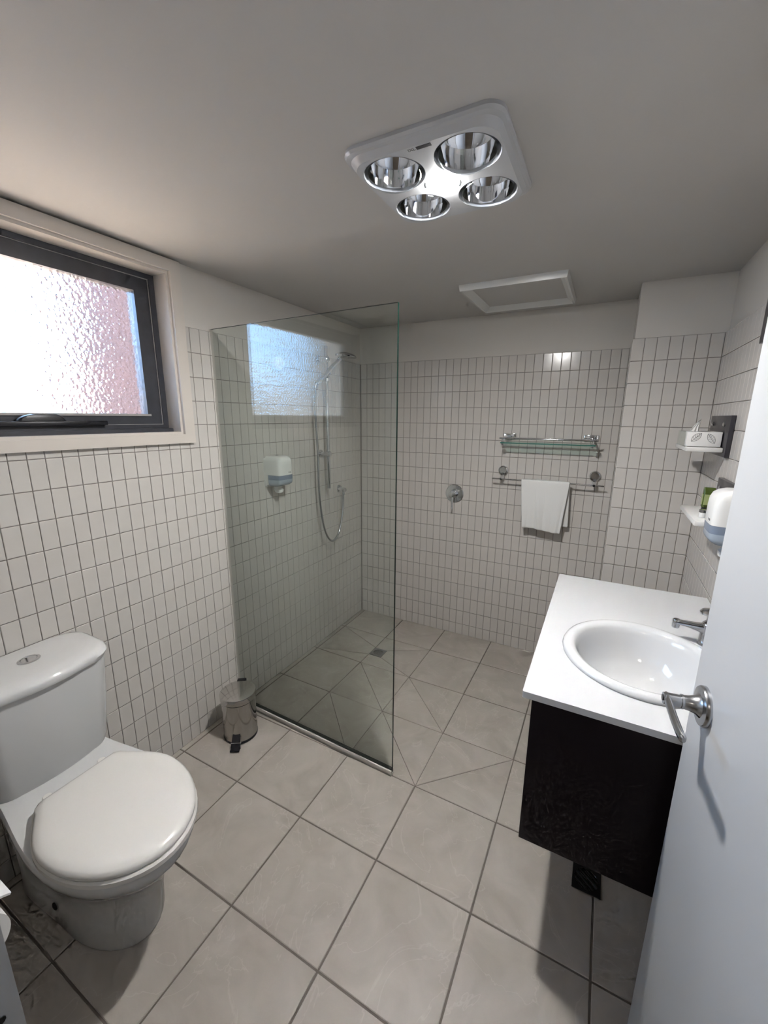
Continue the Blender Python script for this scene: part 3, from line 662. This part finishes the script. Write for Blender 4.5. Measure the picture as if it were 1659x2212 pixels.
# ------------------------------------------------------------------ soap dispensers
def dispenser(loc, rz, label):
    d = empty('soap_dispenser', loc, rz, label, 'soap dispenser', 'wall soap dispensers')
    hw, dp = 0.056, 0.112
    def ring(z, yb, yf, off=0.0, hw_=hw):
        pts = []; w_ = hw_ - off; f = yf - off; n = 14
        pts.append((w_, -yb, z))
        for k in range(n + 1):
            a = PI * k / n; c, s = math.cos(a), math.sin(a)
            pts.append((w_ * math.copysign(abs(c) ** 0.30, c), -(yb + (f - yb) * (0.62 + 0.38 * abs(s) ** 0.62) if 0 < k < n else yb + (f - yb) * 0.62), z))
        pts.append((-w_, -yb, z)); return pts
    bk = MB().loft([[(x, 0.0, z) for x, z in rrect(-0.055, 0.055, 0.035, 0.190, 0.012)], [(x, -0.012, z) for x, z in rrect(-0.055, 0.055, 0.035, 0.190, 0.012)]]); bk.build('back_plate', 'white_plastic', d)
    body = MB().loft([ring(.100, .010, dp), ring(.150, .010, dp), ring(.172, .010, dp - 0.001, .0006), ring(.186, .010, dp - 0.004, .003), ring(.1955, .010, dp - 0.010, .008), ring(.2005, .010, dp - 0.018, .015), ring(.2025, .010, dp - 0.036, .030)])
    b_ = body.build('cover', 'white_plastic', d, True, 0.9)
    MB().box(-0.008, 0.008, -0.052, -0.044, 0.2005, 0.2035, 0, 0.001).build('lock_button', 'black_plastic', b_)
    MB().loft([ring(.0765, .030, dp - 0.0005, .0004), ring(.0995, .030, dp, .0002)]).build('window_band', 'band_blue', d, True, 0.9)
    MB().loft([ring(.040, .030, dp - 0.024, .014), ring(.044, .030, dp - 0.012, .007), ring(.052, .030, dp - 0.004, .002), ring(.062, .030, dp - 0.001, .0005), ring(.0762, .030, dp - 0.0005, .0004)]).build('lower_cover', 'band_light', d, True, 0.9)
    MB().loft([ring(.045, .010, .036, .004), ring(.0995, .010, .036, .0)]).build('side_shell', 'white_plastic', d, True, 0.9)
    nz = MB().loft([[(x, y, z) for x, y in rrect(-w_, w_, -yf, -yb, 0.010)] for z, w_, yb, yf in ((0.0, .013, .035, .066), (.003, .016, .032, .072), (.018, .018, .026, .074), (.028, .015, .024, .062), (.044, .018, .018, .074))])
    nz.build('nozzle', 'white_plastic', d, True, 0.8)
    m = Matrix.Translation((0.022, -dp - 0.0006, 0.113)) @ Matrix.Rotation(PI / 2, 4, 'X')
    text_obj('brand_print', 'TORK', 0.0085, 'print_grey', b_, m)
    m2 = Matrix.Translation((0.036, -dp + 0.0020, 0.060)) @ Matrix.Rotation(PI / 2, 4, 'X')
    return d
dispenser((0.0, -0.949, 1.108), PI / 2, 'white soap dispenser with blue band on the shower wall behind the glass')
dispenser((XR, -1.155, 1.118), -PI / 2, 'white soap dispenser with blue band on the right wall beside the door')

# white suction knob in shower
kn = empty('razor_holder', (0.0, -0.878, 1.785), PI / 2, 'white round suction holder on the shower wall', 'holder')
MB().lathe([(0.031, 0.0005), (0.033, 0.004), (0.032, 0.008)], (0, 0, 0), (0, -1, 0), 36).build('suction_cup', 'white_plastic', kn)
MB().lathe([(0.028, 0.008), (0.036, 0.014), (0.038, 0.026), (0.034, 0.040), (0.026, 0.048), (0.018, 0.050)], (0, 0, 0), (0, -1, 0), 36).build('dome', 'white_plastic', kn)
MB().lathe([(0.0175, 0.048), (0.0175, 0.056), (0.0155, 0.0575), (0.013, 0.056), (0.013, 0.052)], (0, 0, 0), (0, -1, 0), 28).build('knob', 'white_plastic', kn)
MB().tube([(0.034, -0.022, 0.004), (0.046, -0.026, 0.006)], [0.006, 0.004], 12).build('spout', 'white_plastic', kn)

# ------------------------------------------------------------------ glass shelf with rail on back wall
sh = empty('glass_shelf', (1.297, 0, 1.366), 0, 'narrow glass shelf with chrome rail on the back wall', 'shelf')
for x in (-0.223, 0.226):
    MB().box(x - 0.038, x + 0.038, -0.011, -0.0005, 0.019, 0.056, 0, 0.003).build('wall_plate', 'chrome', sh)
    MB().tube([(x, -0.008, 0.034), (x + (-0.01 if x < 0 else 0.01), -0.06, 0.034), (x + (-0.02 if x < 0 else 0.012), -0.118, 0.030)], [0.007, 0.006, 0.005], 12).build('arm', 'chrome', sh)
MB().tube([(-0.262, -0.118, 0.030), (0.262, -0.118, 0.030)], 0.0055, 12).build('rail_bar', 'chrome', sh)
for x in (-0.243, 0.240):
    MB().lathe([(0.008, -0.010), (0.010, -0.006), (0.010, 0.010), (0.0055, 0.013), (0.0055, 0.030)], (x, -0.116, 0.0), (0, 0, 1), 16).build('post', 'chrome', sh)
gp2 = MB(); gx0, gx1, gy0, gy1 = -0.255, 0.254, -0.128, -0.004
gp2.add([(gx0, gy0, 0), (gx1, gy0, 0), (gx1, gy1, 0), (gx0, gy1, 0)], [(3, 2, 1, 0)], 0); gp2.add([(gx0, gy0, .007), (gx1, gy0, .007), (gx1, gy1, .007), (gx0, gy1, .007)], [(0, 1, 2, 3)], 0)
gp2.add([(gx0, gy0, 0), (gx1, gy0, 0), (gx1, gy0, .007), (gx0, gy0, .007)], [(0, 1, 2, 3)], 1); gp2.add([(gx0, gy0, 0), (gx0, gy1, 0), (gx0, gy1, .007), (gx0, gy0, .007)], [(3, 2, 1, 0)], 1); gp2.add([(gx1, gy0, 0), (gx1, gy1, 0), (gx1, gy1, .007), (gx1, gy0, .007)], [(0, 1, 2, 3)], 1)
gp2.build('glass_plate', ['shelf_glass', 'shelf_edge'], sh, False)

# towel rail
trl = empty('towel_rail', (1.305, 0, 1.145), 0, 'chrome towel rail on two round suction mounts on the back wall', 'towel rail')
for x in (-0.257, 0.259):
    kx = MB().lathe([(0.030, 0.0005), (0.030, 0.010), (0.028, 0.018), (0.022, 0.021), (0.020, 0.018), (0.006, 0.018)], (x, 0, 0.048), (0, -1, 0), 36); ko = kx.build('suction_mount', 'chrome', trl)
    MB().tube([(x, -0.014, 0.026), (x, -0.030, 0.012), (x, -0.055, 0.002), (x, -0.070, 0.0)], [0.011, 0.013, 0.012, 0.007], 14).build('bracket', 'chrome', trl)
MB().tube([(-0.310, -0.065, 0.0), (0.310, -0.065, 0.0)], 0.0048, 12).build('rail_bar', 'chrome', trl)

# towel draped over the rail
def towel():
    nx, ns = 34, 46; vs = []; fs = []; r = 0.011; zc = 1.146
    front, back = 0.288, 0.262
    total = front + PI * r + back
    for i in range(nx + 1):
        u = i / nx
        for j in range(ns + 1):
            s = total * j / ns
            if s < front:
                k = (front - s) / front; y = -0.065 - r; z = zc - (front - s); fold = k
            elif s < front + PI * r:
                a = (s - front) / r; y = -0.065 - r * math.cos(a); z = zc + r * math.sin(a); k = 0; fold = 0
            else:
                d = s - front - PI * r; y = -0.065 + r; z = zc - d; k = d / back; fold = -k
            xl, xr = 1.172, 1.441
            if fold > 0: xl += 0.026 * k; xr -= 0.026 * k
            elif fold < 0: xl += 0.02 * k; xr += 0.012 * k
            x = xl + (xr - xl) * u
            wv = 0.006 * math.sin(u * 9.5 + 0.6) + 0.004 * math.sin(u * 21 + 2.0)
            y += (-abs(wv) * k * 1.3 if fold > 0 else abs(wv) * k * 0.8)
            if fold > 0:
                y -= 0.010 * k * (1 - k) * 2; z += -0.010 * u * k + 0.004 * math.sin(u * 6) * k
                hem = 0.0028 * math.exp(-((z - 0.977) / 0.0035) ** 2); y += hem
            vs.append((x, y, z))
    m = ns + 1
    for i in range(nx):
        for j in range(ns): fs.append((i * m + j, (i + 1) * m + j, (i + 1) * m + j + 1, i * m + j + 1))
    mb = MB().add(vs, fs)
    o = mb.build('hand_towel', 'towel', None, True, 1.2)
    md = o.modifiers.new('thickness', 'SOLIDIFY'); md.thickness = 0.006; md.offset = 0
    sb = o.modifiers.new('soft', 'SUBSURF'); sb.levels = 1; sb.render_levels = 1
    tag(o, 'folded white hand towel hanging over the chrome rail', 'towel')
towel()

# ------------------------------------------------------------------ vanity
BZ = 0.860
BX0, BY0, BY1 = 1.482, -1.697, -0.808
bcx, bcy, bax, bay = 1.747, -1.392, 0.200, 0.210
vt = tag(None or MB().add([], []).build('vanity_benchtop', 'benchtop'), 'glossy white vanity benchtop with an opening for the round basin', 'benchtop')
def bench_mesh():
    bm = bmesh.new(); N = 64
    outer = rrect(BX0, XR - 0.001, BY0, BY1, 0.004, 3); inner = [(bcx + (bax - 0.018) * math.cos(2 * PI * k / N), bcy + (bay - 0.018) * math.sin(2 * PI * k / N)) for k in range(N)]
    mb = MB()
    for z in (BZ, BZ - 0.017):
        bm = bmesh.new(); ed = []
        for loop in (outer, inner):
            v = [bm.verts.new((x, y, z)) for x, y in loop]; ed += [bm.edges.new((v[i], v[(i + 1) % len(v)])) for i in range(len(v))]
        bmesh.ops.triangle_fill(bm, edges=ed, use_beauty=True, use_dissolve=False); mb.bm(bm)
    for loop in (outer, inner):
        mb.loft([at_z(loop, BZ - 0.017), at_z(loop, BZ)], 0, False, False)
    return mb.mesh('vanity_benchtop', 'benchtop', True, 0.5)
vt.data = bench_mesh()
bs = empty('basin', (bcx, bcy, BZ), 0, 'round white ceramic inset basin in the vanity top', 'basin')
prof = [(1.0, 0.0005), (1.003, 0.004), (0.985, 0.011), (0.945, 0.0145), (0.90, 0.0145), (0.855, 0.012), (0.82, 0.004), (0.79, -0.012), (0.74, -0.045), (0.66, -0.085), (0.54, -0.115), (0.38, -0.132), (0.20, -0.138), (0.10, -0.140)]
prof2 = [(0.10, -0.152), (0.40, -0.150), (0.62, -0.125), (0.78, -0.075), (0.86, -0.012), (0.86, 0.0005)]
bmb = MB(); NN = 72
def ering(k, z): return [(bax * k * math.cos(2 * PI * i / NN), bay * k * math.sin(2 * PI * i / NN), z) for i in range(NN)]
bmb.loft([ering(k, z) for k, z in prof + prof2 + [prof[0]]], 0, False, False)
bmb.build('bowl', 'basin', bs, True, 1.2)
MB().lathe([(0.021, -0.1395), (0.021, -0.1365), (0.017, -0.1355), (0.014, -0.139)], (0, 0, 0), n=28).build('waste_ring', 'chrome', bs)
MB().lathe([(0.0135, -0.140), (0.0135, -0.137), (0.010, -0.136)], (0, 0, 0), n=20).build('plug', 'black_plastic', bs)
# pillar tap
tp = empty('pillar_tap', (1.925, -1.215, BZ), 0, 'chrome basin pillar tap with winged handle behind the door edge', 'tap')
TB = MB().lathe([(0.024, 0.0), (0.024, 0.004), (0.0205, 0.010), (0.019, 0.040), (0.020, 0.060), (0.018, 0.068), (0.012, 0.074)], n=32); TB.build('body', 'chrome', tp)
spt = MB(); rr = []
for x, w_, zb, zt in ((0.0, .014, .028, .064), (-0.025, .013, .040, .062), (-0.05, .012, .047, .061), (-0.078, .011, .049, .061), (-0.090, .010, .050, .060)):
    rr.append([(x, y, z) for y, z in rrect(-w_, w_, zb, zt, 0.005, 3)])
spt.loft(rr); spt.build('spout', 'chrome', tp, True, 0.8)
MB().lathe([(0.0095, 0.036), (0.0105, 0.038), (0.0105, 0.060), (0.009, 0.0625)], (-0.080, 0, 0), n=20).build('aerator', 'chrome', tp)
MB().lathe([(0.011, 0.070), (0.010, 0.085), (0.012, 0.096)], n=20).build('spindle', 'chrome', tp)
MB().lathe([(0.010, 0.093), (0.026, 0.096), (0.028, 0.102), (0.024, 0.108), (0.008, 0.111)], n=32, sx=1.05, sy=0.8).build('handle', 'chrome', tp)
# cabinet under the bench
cb = empty('vanity_cabinet', (1.75, -1.25, 0.395), 0, 'wall-hung black vanity cabinet under the white benchtop', 'cabinet')
def cp(mb, name, mats='cabinet_black', a=0.5):
    o = mb.build(name, mats, cb, True, a); o.matrix_parent_inverse = Matrix.Translation((-1.75, 1.25, -0.395)); return o
kc = MB(); kc.box(1.522, XR - 0.002, -1.652, -0.838, 0.398, 0.414); kc.box(XR - 0.014, XR - 0.002, -1.652, -0.838, 0.414, BZ - 0.0175); kc.box(1.522, 1.540, -1.652, -0.838, 0.414, 0.430)
cp(kc, 'carcass')
cp(MB().box(1.503, XR - 0.002, -1.672, -1.6525, 0.395, BZ - 0.0175, 0, 0.002), 'end_panel')
cp(MB().box(1.503, XR - 0.002, -0.8375, -0.818, 0.395, BZ - 0.0175, 0, 0.002), 'end_panel')
for ya, yb in ((-1.651, -1.247), (-1.243, -0.839)):
    dr = cp(MB().box(1.503, 1.5215, ya, yb, 0.396, BZ - 0.021, 0, 0.002), 'cabinet_door')

# ------------------------------------------------------------------ floor grates
fg = empty('floor_drain', (0.414, -0.4805, -0.012), 0, 'small square metal floor drain inside the shower', 'drain')
mbp = MB(); N = 32
def plate_with_hole(hw_, r, z0, z1):
    mb = MB()
    for z in (z1, z0):
        bm = bmesh.new(); ed = []
        for loop in ([(-hw_, -hw_), (hw_, -hw_), (hw_, hw_), (-hw_, hw_)], [(r * math.cos(2 * PI * k / N), r * math.sin(2 * PI * k / N)) for k in range(N)]):
            v = [bm.verts.new((x, y, z)) for x, y in loop]; ed += [bm.edges.new((v[i], v[(i + 1) % len(v)])) for i in range(len(v))]
        bmesh.ops.triangle_fill(bm, edges=ed, use_beauty=True); mb.bm(bm)
    mb.loft([at_z([(-hw_, -hw_), (hw_, -hw_), (hw_, hw_), (-hw_, hw_)], z0), at_z([(-hw_, -hw_), (hw_, -hw_), (hw_, hw_), (-hw_, hw_)], z1)], 0, False, False)
    return mb
plate_with_hole(0.0425, 0.031, -0.004, 0.001).build('frame', 'satin_metal', fg)
MB().lathe([(0.032, -0.006), (0.032, -0.005)], n=28).build('sump', 'dark_gap', fg)
for k in range(-3, 4):
    y = k * 0.0085; l = math.sqrt(max(0, 0.031 ** 2 - y * y)); MB().box(-l, l, y - 0.0018, y + 0.0018, -0.004, -0.001).build('grate_bar', 'satin_metal', fg, False)
fw = empty('floor_waste', (1.7005, -1.372, 0.0), 0, 'square black floor waste grate under the vanity', 'drain')
plate_with_hole(0.0430, 0.036, 0.0003, 0.004).build('frame', 'black_plastic', fw)
MB().lathe([(0.037, 0.0003), (0.037, 0.0012)], n=28).build('sump', 'dark_gap', fw)
q45 = Matrix.Rotation(math.radians(-38), 4, 'Z')
for k in range(-4, 5):
    y = k * 0.0085; l = math.sqrt(max(0, 0.0355 ** 2 - y * y)); MB().box(-l, l, y - 0.0013, y + 0.0013, 0.0012, 0.0042).xf(q45).build('grate_bar', 'dark_panel' if k % 2 else 'satin_metal', fw, False)
MB().lathe([(0.0365, 0.004), (0.0365, 0.0046), (0.0355, 0.0046), (0.0355, 0.004)], n=40, cap0=False, cap1=False).build('rim', 'satin_metal', fw)

# ------------------------------------------------------------------ dark wall panels with small white shelves on the right wall
def wall_panel(y0, y1, z0, z1, label):
    p = empty('wall_panel', (XR, (y0 + y1) / 2, z0), 0, label, 'wall panel', 'dark panels on the right wall')
    MB().box(-0.016, -0.0005, y0 - (y0 + y1) / 2, y1 - (y0 + y1) / 2, 0, z1 - z0, 0, 0.001).build('board', 'dark_panel', p)
    for yy in (y1 - 0.057, y0 + 0.07):
        MB().lathe([(0.0085, 0.016), (0.0085, 0.020), (0.005, 0.023)], (0, yy - (y0 + y1) / 2, z1 - z0 - 0.032), (-1, 0, 0), 20).build('screw_cap', 'chrome', p)
    return p
p1 = wall_panel(-0.732, -0.411, 1.377, 1.527, 'dark wall panel with two chrome caps behind the tissue box')
p2 = wall_panel(-1.070, -0.715, 1.150, 1.303, 'dark wall panel behind the lower shelf and soap dispenser')
p3 = wall_panel(-1.22, -0.895, 1.742, 1.895, 'dark wall panel high on the right wall at the door edge')
def tray(x0, y0, y1, z, label):
    t_ = empty('wall_shelf', ((x0 + XR) / 2, (y0 + y1) / 2, z), 0, label, 'shelf', 'small white shelves')
    w_ = (XR - 0.016 - x0) / 2; c_ = (x0 + XR - 0.016) / 2 - (x0 + XR) / 2; h_ = (y1 - y0) / 2
    MB().box(c_ - w_, c_ + w_ - 0.0003, -h_, h_, -0.017, 0, 0, 0.003).build('shelf_board', 'tray_white', t_)
    return t_
tray(1.868, -0.705, -0.430, 1.410, 'small white shelf holding the tissue box on the right wall')
tray(1.872, -1.060, -0.765, 1.198, 'lower small white shelf with green bottle on the right wall')
# tissue box
tb = empty('tissue_box', (1.921, -0.595, 1.4103), 0, 'white tissue box printed with leaf outlines on the upper shelf', 'tissue box')
tbx = MB().box(-0.052, 0.056, -0.080, 0.110, 0.001, 0.056, 0, 0.002).build('carton', 'paper', tb)
def leaf(cx, cz, ang, ln, wd):
    mb = MB(); y = -0.0805
    def P(u, v):
        c, s = math.cos(ang), math.sin(ang); return (cx + u * c - v * s, y, cz + u * s + v * c)
    n = 14; out = []
    for sgn_ in (1, -1):
        pts = [P(ln * k / n, sgn_ * wd * math.sin(PI * k / n) ** 0.8) for k in range(n + 1)]; mb.tube(pts, 0.0006, 5)
    mb.tube([P(0, 0), P(ln, 0)], 0.0006, 5)
    for k in (0.25, 0.42, 0.58, 0.74):
        for sgn_ in (1, -1): mb.tube([P(ln * k, 0), P(ln * (k + 0.13), sgn_ * wd * math.sin(PI * (k + 0.13)) ** 0.8 * 0.82)], 0.0005, 5)
    return mb
leaf(-0.036, 0.020, math.radians(48), 0.042, 0.0105).build('leaf_print', 'print_grey', tbx)
leaf(0.036, 0.014, math.radians(124), 0.042, 0.0105).build('leaf_print', 'print_grey', tbx)
ts = MB(); rows = []
for k in range(9):
    u = k / 8; wd = 0.016 * (1 - u) ** 0.8 + 0.0006; xo = -0.020 + 0.016 * u ** 1.6
    rows.append([(xo + wd * math.cos(2 * PI * m / 14) * 0.9, 0.0 + 0.014 * (1 - u) * math.sin(2 * PI * m / 14) + 0.004 * math.sin(3 * m), 0.052 + 0.052 * u) for m in range(14)])
ts.loft(rows); ts.build('tissue', 'paper', tb, True, 1.2)
# acrylic tray lip in front of the left end of the box
ac = MB(); ac.box(-0.0575, -0.0555, -0.076, 0.108, 0.0005, 0.058); ac.build('clear_sleeve', 'acrylic', tb, False)
# green bottle and small white soap on lower shelf
gb_ = empty('toiletry_bottle', (1.930, -0.880, 1.1985), 0, 'small green toiletry bottle with dark cap on the lower shelf', 'bottle')
MB().lathe([(0.0150, 0.0), (0.0155, 0.002), (0.0155, 0.014), (0.013, 0.016)], n=24).build('cap', 'black_plastic', gb_)
bb = MB().loft([at_z(rrect(-w_, w_, -d_, d_, min(w_, d_) * 0.6, 4), z) for z, w_, d_ in ((0.016, .014, .010), (0.018, .0165, .012), (0.070, .0165, .011), (0.084, .0165, .004), (0.086, .0165, .0025))]).build('tube', 'bottle_green', gb_, True, 0.9)
MB().box(-0.0135, 0.0135, -0.0126, -0.0115, 0.026, 0.062).build('label', 'label_pale', bb, False)
MB().box(-0.0170, -0.0160, -0.008, 0.008, 0.026, 0.062).build('label', 'label_pale', bb, False)
sj = empty('toiletry_jar', (1.905, -0.985, 1.1985), 0, 'tiny white toiletry pot near the front of the lower shelf', 'pot')
MB().lathe([(0.012, 0), (0.0125, 0.002), (0.0125, 0.016), (0.011, 0.018)], n=20).build('pot', 'white_plastic', sj)
MB().lathe([(0.013, 0.0165), (0.013, 0.024), (0.011, 0.026)], n=20).build('lid', 'satin_metal', sj)

# ------------------------------------------------------------------ ceiling hatch
ht = empty('ceiling_hatch', (1.150, -0.385, H), 0, 'square ceiling access hatch with white trim near the back wall', 'access hatch')
x0, x1, y0, y1 = -0.238, 0.232, -0.238, 0.235; wd, th = 0.038, 0.027
def strip(a, b, nx_, ny_):
    """bevelled trim from a to b, width along inward normal"""
    a, b, nn = Vector(a), Vector(b), Vector((nx_, ny_)); t_ = (b - a).normalized()
    prof_ = [(0, 0), (0.004, -th), (0.013, -th), (wd, -0.004), (wd, 0)]
    mb = MB(); r = []
    for p, sg in ((a, 1), (b, -1)):
        r.append([((p + nn * u + t_ * (u * sg)).x, (p + nn * u + t_ * (u * sg)).y, z) for u, z in prof_])
    mb.loft(r); return mb
for a, b, nx_, ny_ in (((x0, y0), (x1, y0), 0, 1), ((x1, y0), (x1, y1), -1, 0), ((x1, y1), (x0, y1), 0, -1), ((x0, y1), (x0, y0), 1, 0)):
    strip(a, b, nx_, ny_).build('trim_strip', 'white_plastic', ht)
MB().box(x0 + wd - 0.002, x1 - wd + 0.002, y0 + wd - 0.002, y1 - wd + 0.002, -0.003, -0.0003).build('hatch_panel', 'ceiling_paint', ht, False)

# ------------------------------------------------------------------ bathroom heater light
HCX, HCY = 1.1625, -1.523
hl_ = empty('heater_light', (HCX, HCY, H), 0, 'square white bathroom heater with four heat lamps and a lit centre globe', 'ceiling heater')
lamps = [(-0.0900, -0.0890), (0.0900, -0.0890), (0.0900, 0.0900), (-0.0900, 0.0900)]; LR = 0.0745; GR = 0.047; PZ = -0.030
fp = MB()
def hole_plate(z):
    bm = bmesh.new(); ed = []
    loops = [rrect(-0.170, 0.170, -0.170, 0.170, 0.050, 8)] + [[(cx + LR * math.cos(2 * PI * k / 40), cy + LR * math.sin(2 * PI * k / 40)) for k in range(40)] for cx, cy in lamps] + [[(GR * math.cos(2 * PI * k / 32), GR * math.sin(2 * PI * k / 32)) for k in range(32)]]
    for loop in loops:
        v = [bm.verts.new((x, y, z)) for x, y in loop]; ed += [bm.edges.new((v[i], v[(i + 1) % len(v)])) for i in range(len(v))]
    bmesh.ops.triangle_fill(bm, edges=ed, use_beauty=True); return bm
fp.bm(hole_plate(PZ))
R0 = lambda h, r: rrect(-h, h, -h, h, r, 8)
fp.loft([at_z(R0(0.187, 0.040), 0.0), at_z(R0(0.188, 0.040), -0.008), at_z(R0(0.185, 0.040), -0.014), at_z(R0(0.178, 0.045), -0.017), at_z(R0(0.174, 0.048), -0.024), at_z(R0(0.170, 0.050), PZ)], 0, False, False)
fp.build('fascia', 'heater_white', hl_, True, 0.5)
hb_ = MB(); hb_.box(-0.186, 0.186, -0.186, 0.186, 0.0122, 0.125); hb_.build('housing', 'lamp_silver', hl_, False)
for i, (cx, cy) in enumerate(lamps):
    col = MB().lathe([(LR, PZ), (LR - 0.001, PZ + 0.004), (LR - 0.002, 0.030)], (cx, cy, 0), n=40, cap0=False, cap1=False).build('lamp_collar', 'heater_white', hl_)
    rf = MB().lathe([(0.0655, PZ + 0.004), (0.0635, 0.0), (0.056, 0.025), (0.042, 0.048), (0.024, 0.062), (0.004, 0.066)], (cx, cy, 0), n=48, cap0=False); ro = rf.build('reflector', 'lamp_silver', hl_, True, 1.2)
    MB().lathe([(0.0660, PZ + 0.003), (0.0645, PZ - 0.005), (0.054, PZ - 0.014), (0.037, PZ - 0.021), (0.018, PZ - 0.0245), (0.001, PZ - 0.0255)], (cx, cy, 0), n=48, cap0=False, cap1=True).build('lamp_glass', 'lamp_glass', hl_, True, 1.2)
    MB().lathe([(0.004, 0.066), (0.009, 0.045), (0.007, 0.03), (0.002, 0.024)], (cx, cy, 0), n=16).build('filament_mount', 'satin_metal', ro)
gl = MB().lathe([(0.020, 0.020), (0.032, 0.0), (0.040, -0.018), (0.0425, -0.024), (0.0415, -0.0275), (0.036, -0.0302), (0.026, -0.0335), (0.013, -0.0355), (0.001, -0.0362)], (0, 0, 0), n=40); gl.build('globe', 'globe_light', hl_, True, 1.2)
MB().lathe([(GR, PZ), (GR - 0.001, 0.02)], n=32, cap0=False, cap1=False).build('globe_collar', 'lamp_silver', hl_)
# name plate: letters and dark bar
lp = Matrix.Rotation(PI, 4, 'X')
MB().box(-0.002, 0.032, -0.1655, -0.1560, PZ - 0.0008, PZ).build('name_bar', 'dark_panel', hl_, False)
text_obj('brand_letters', 'IXL', 0.0125, 'print_grey', hl_, Matrix.Translation((-0.013, -0.1608, PZ - 0.0006)) @ lp)
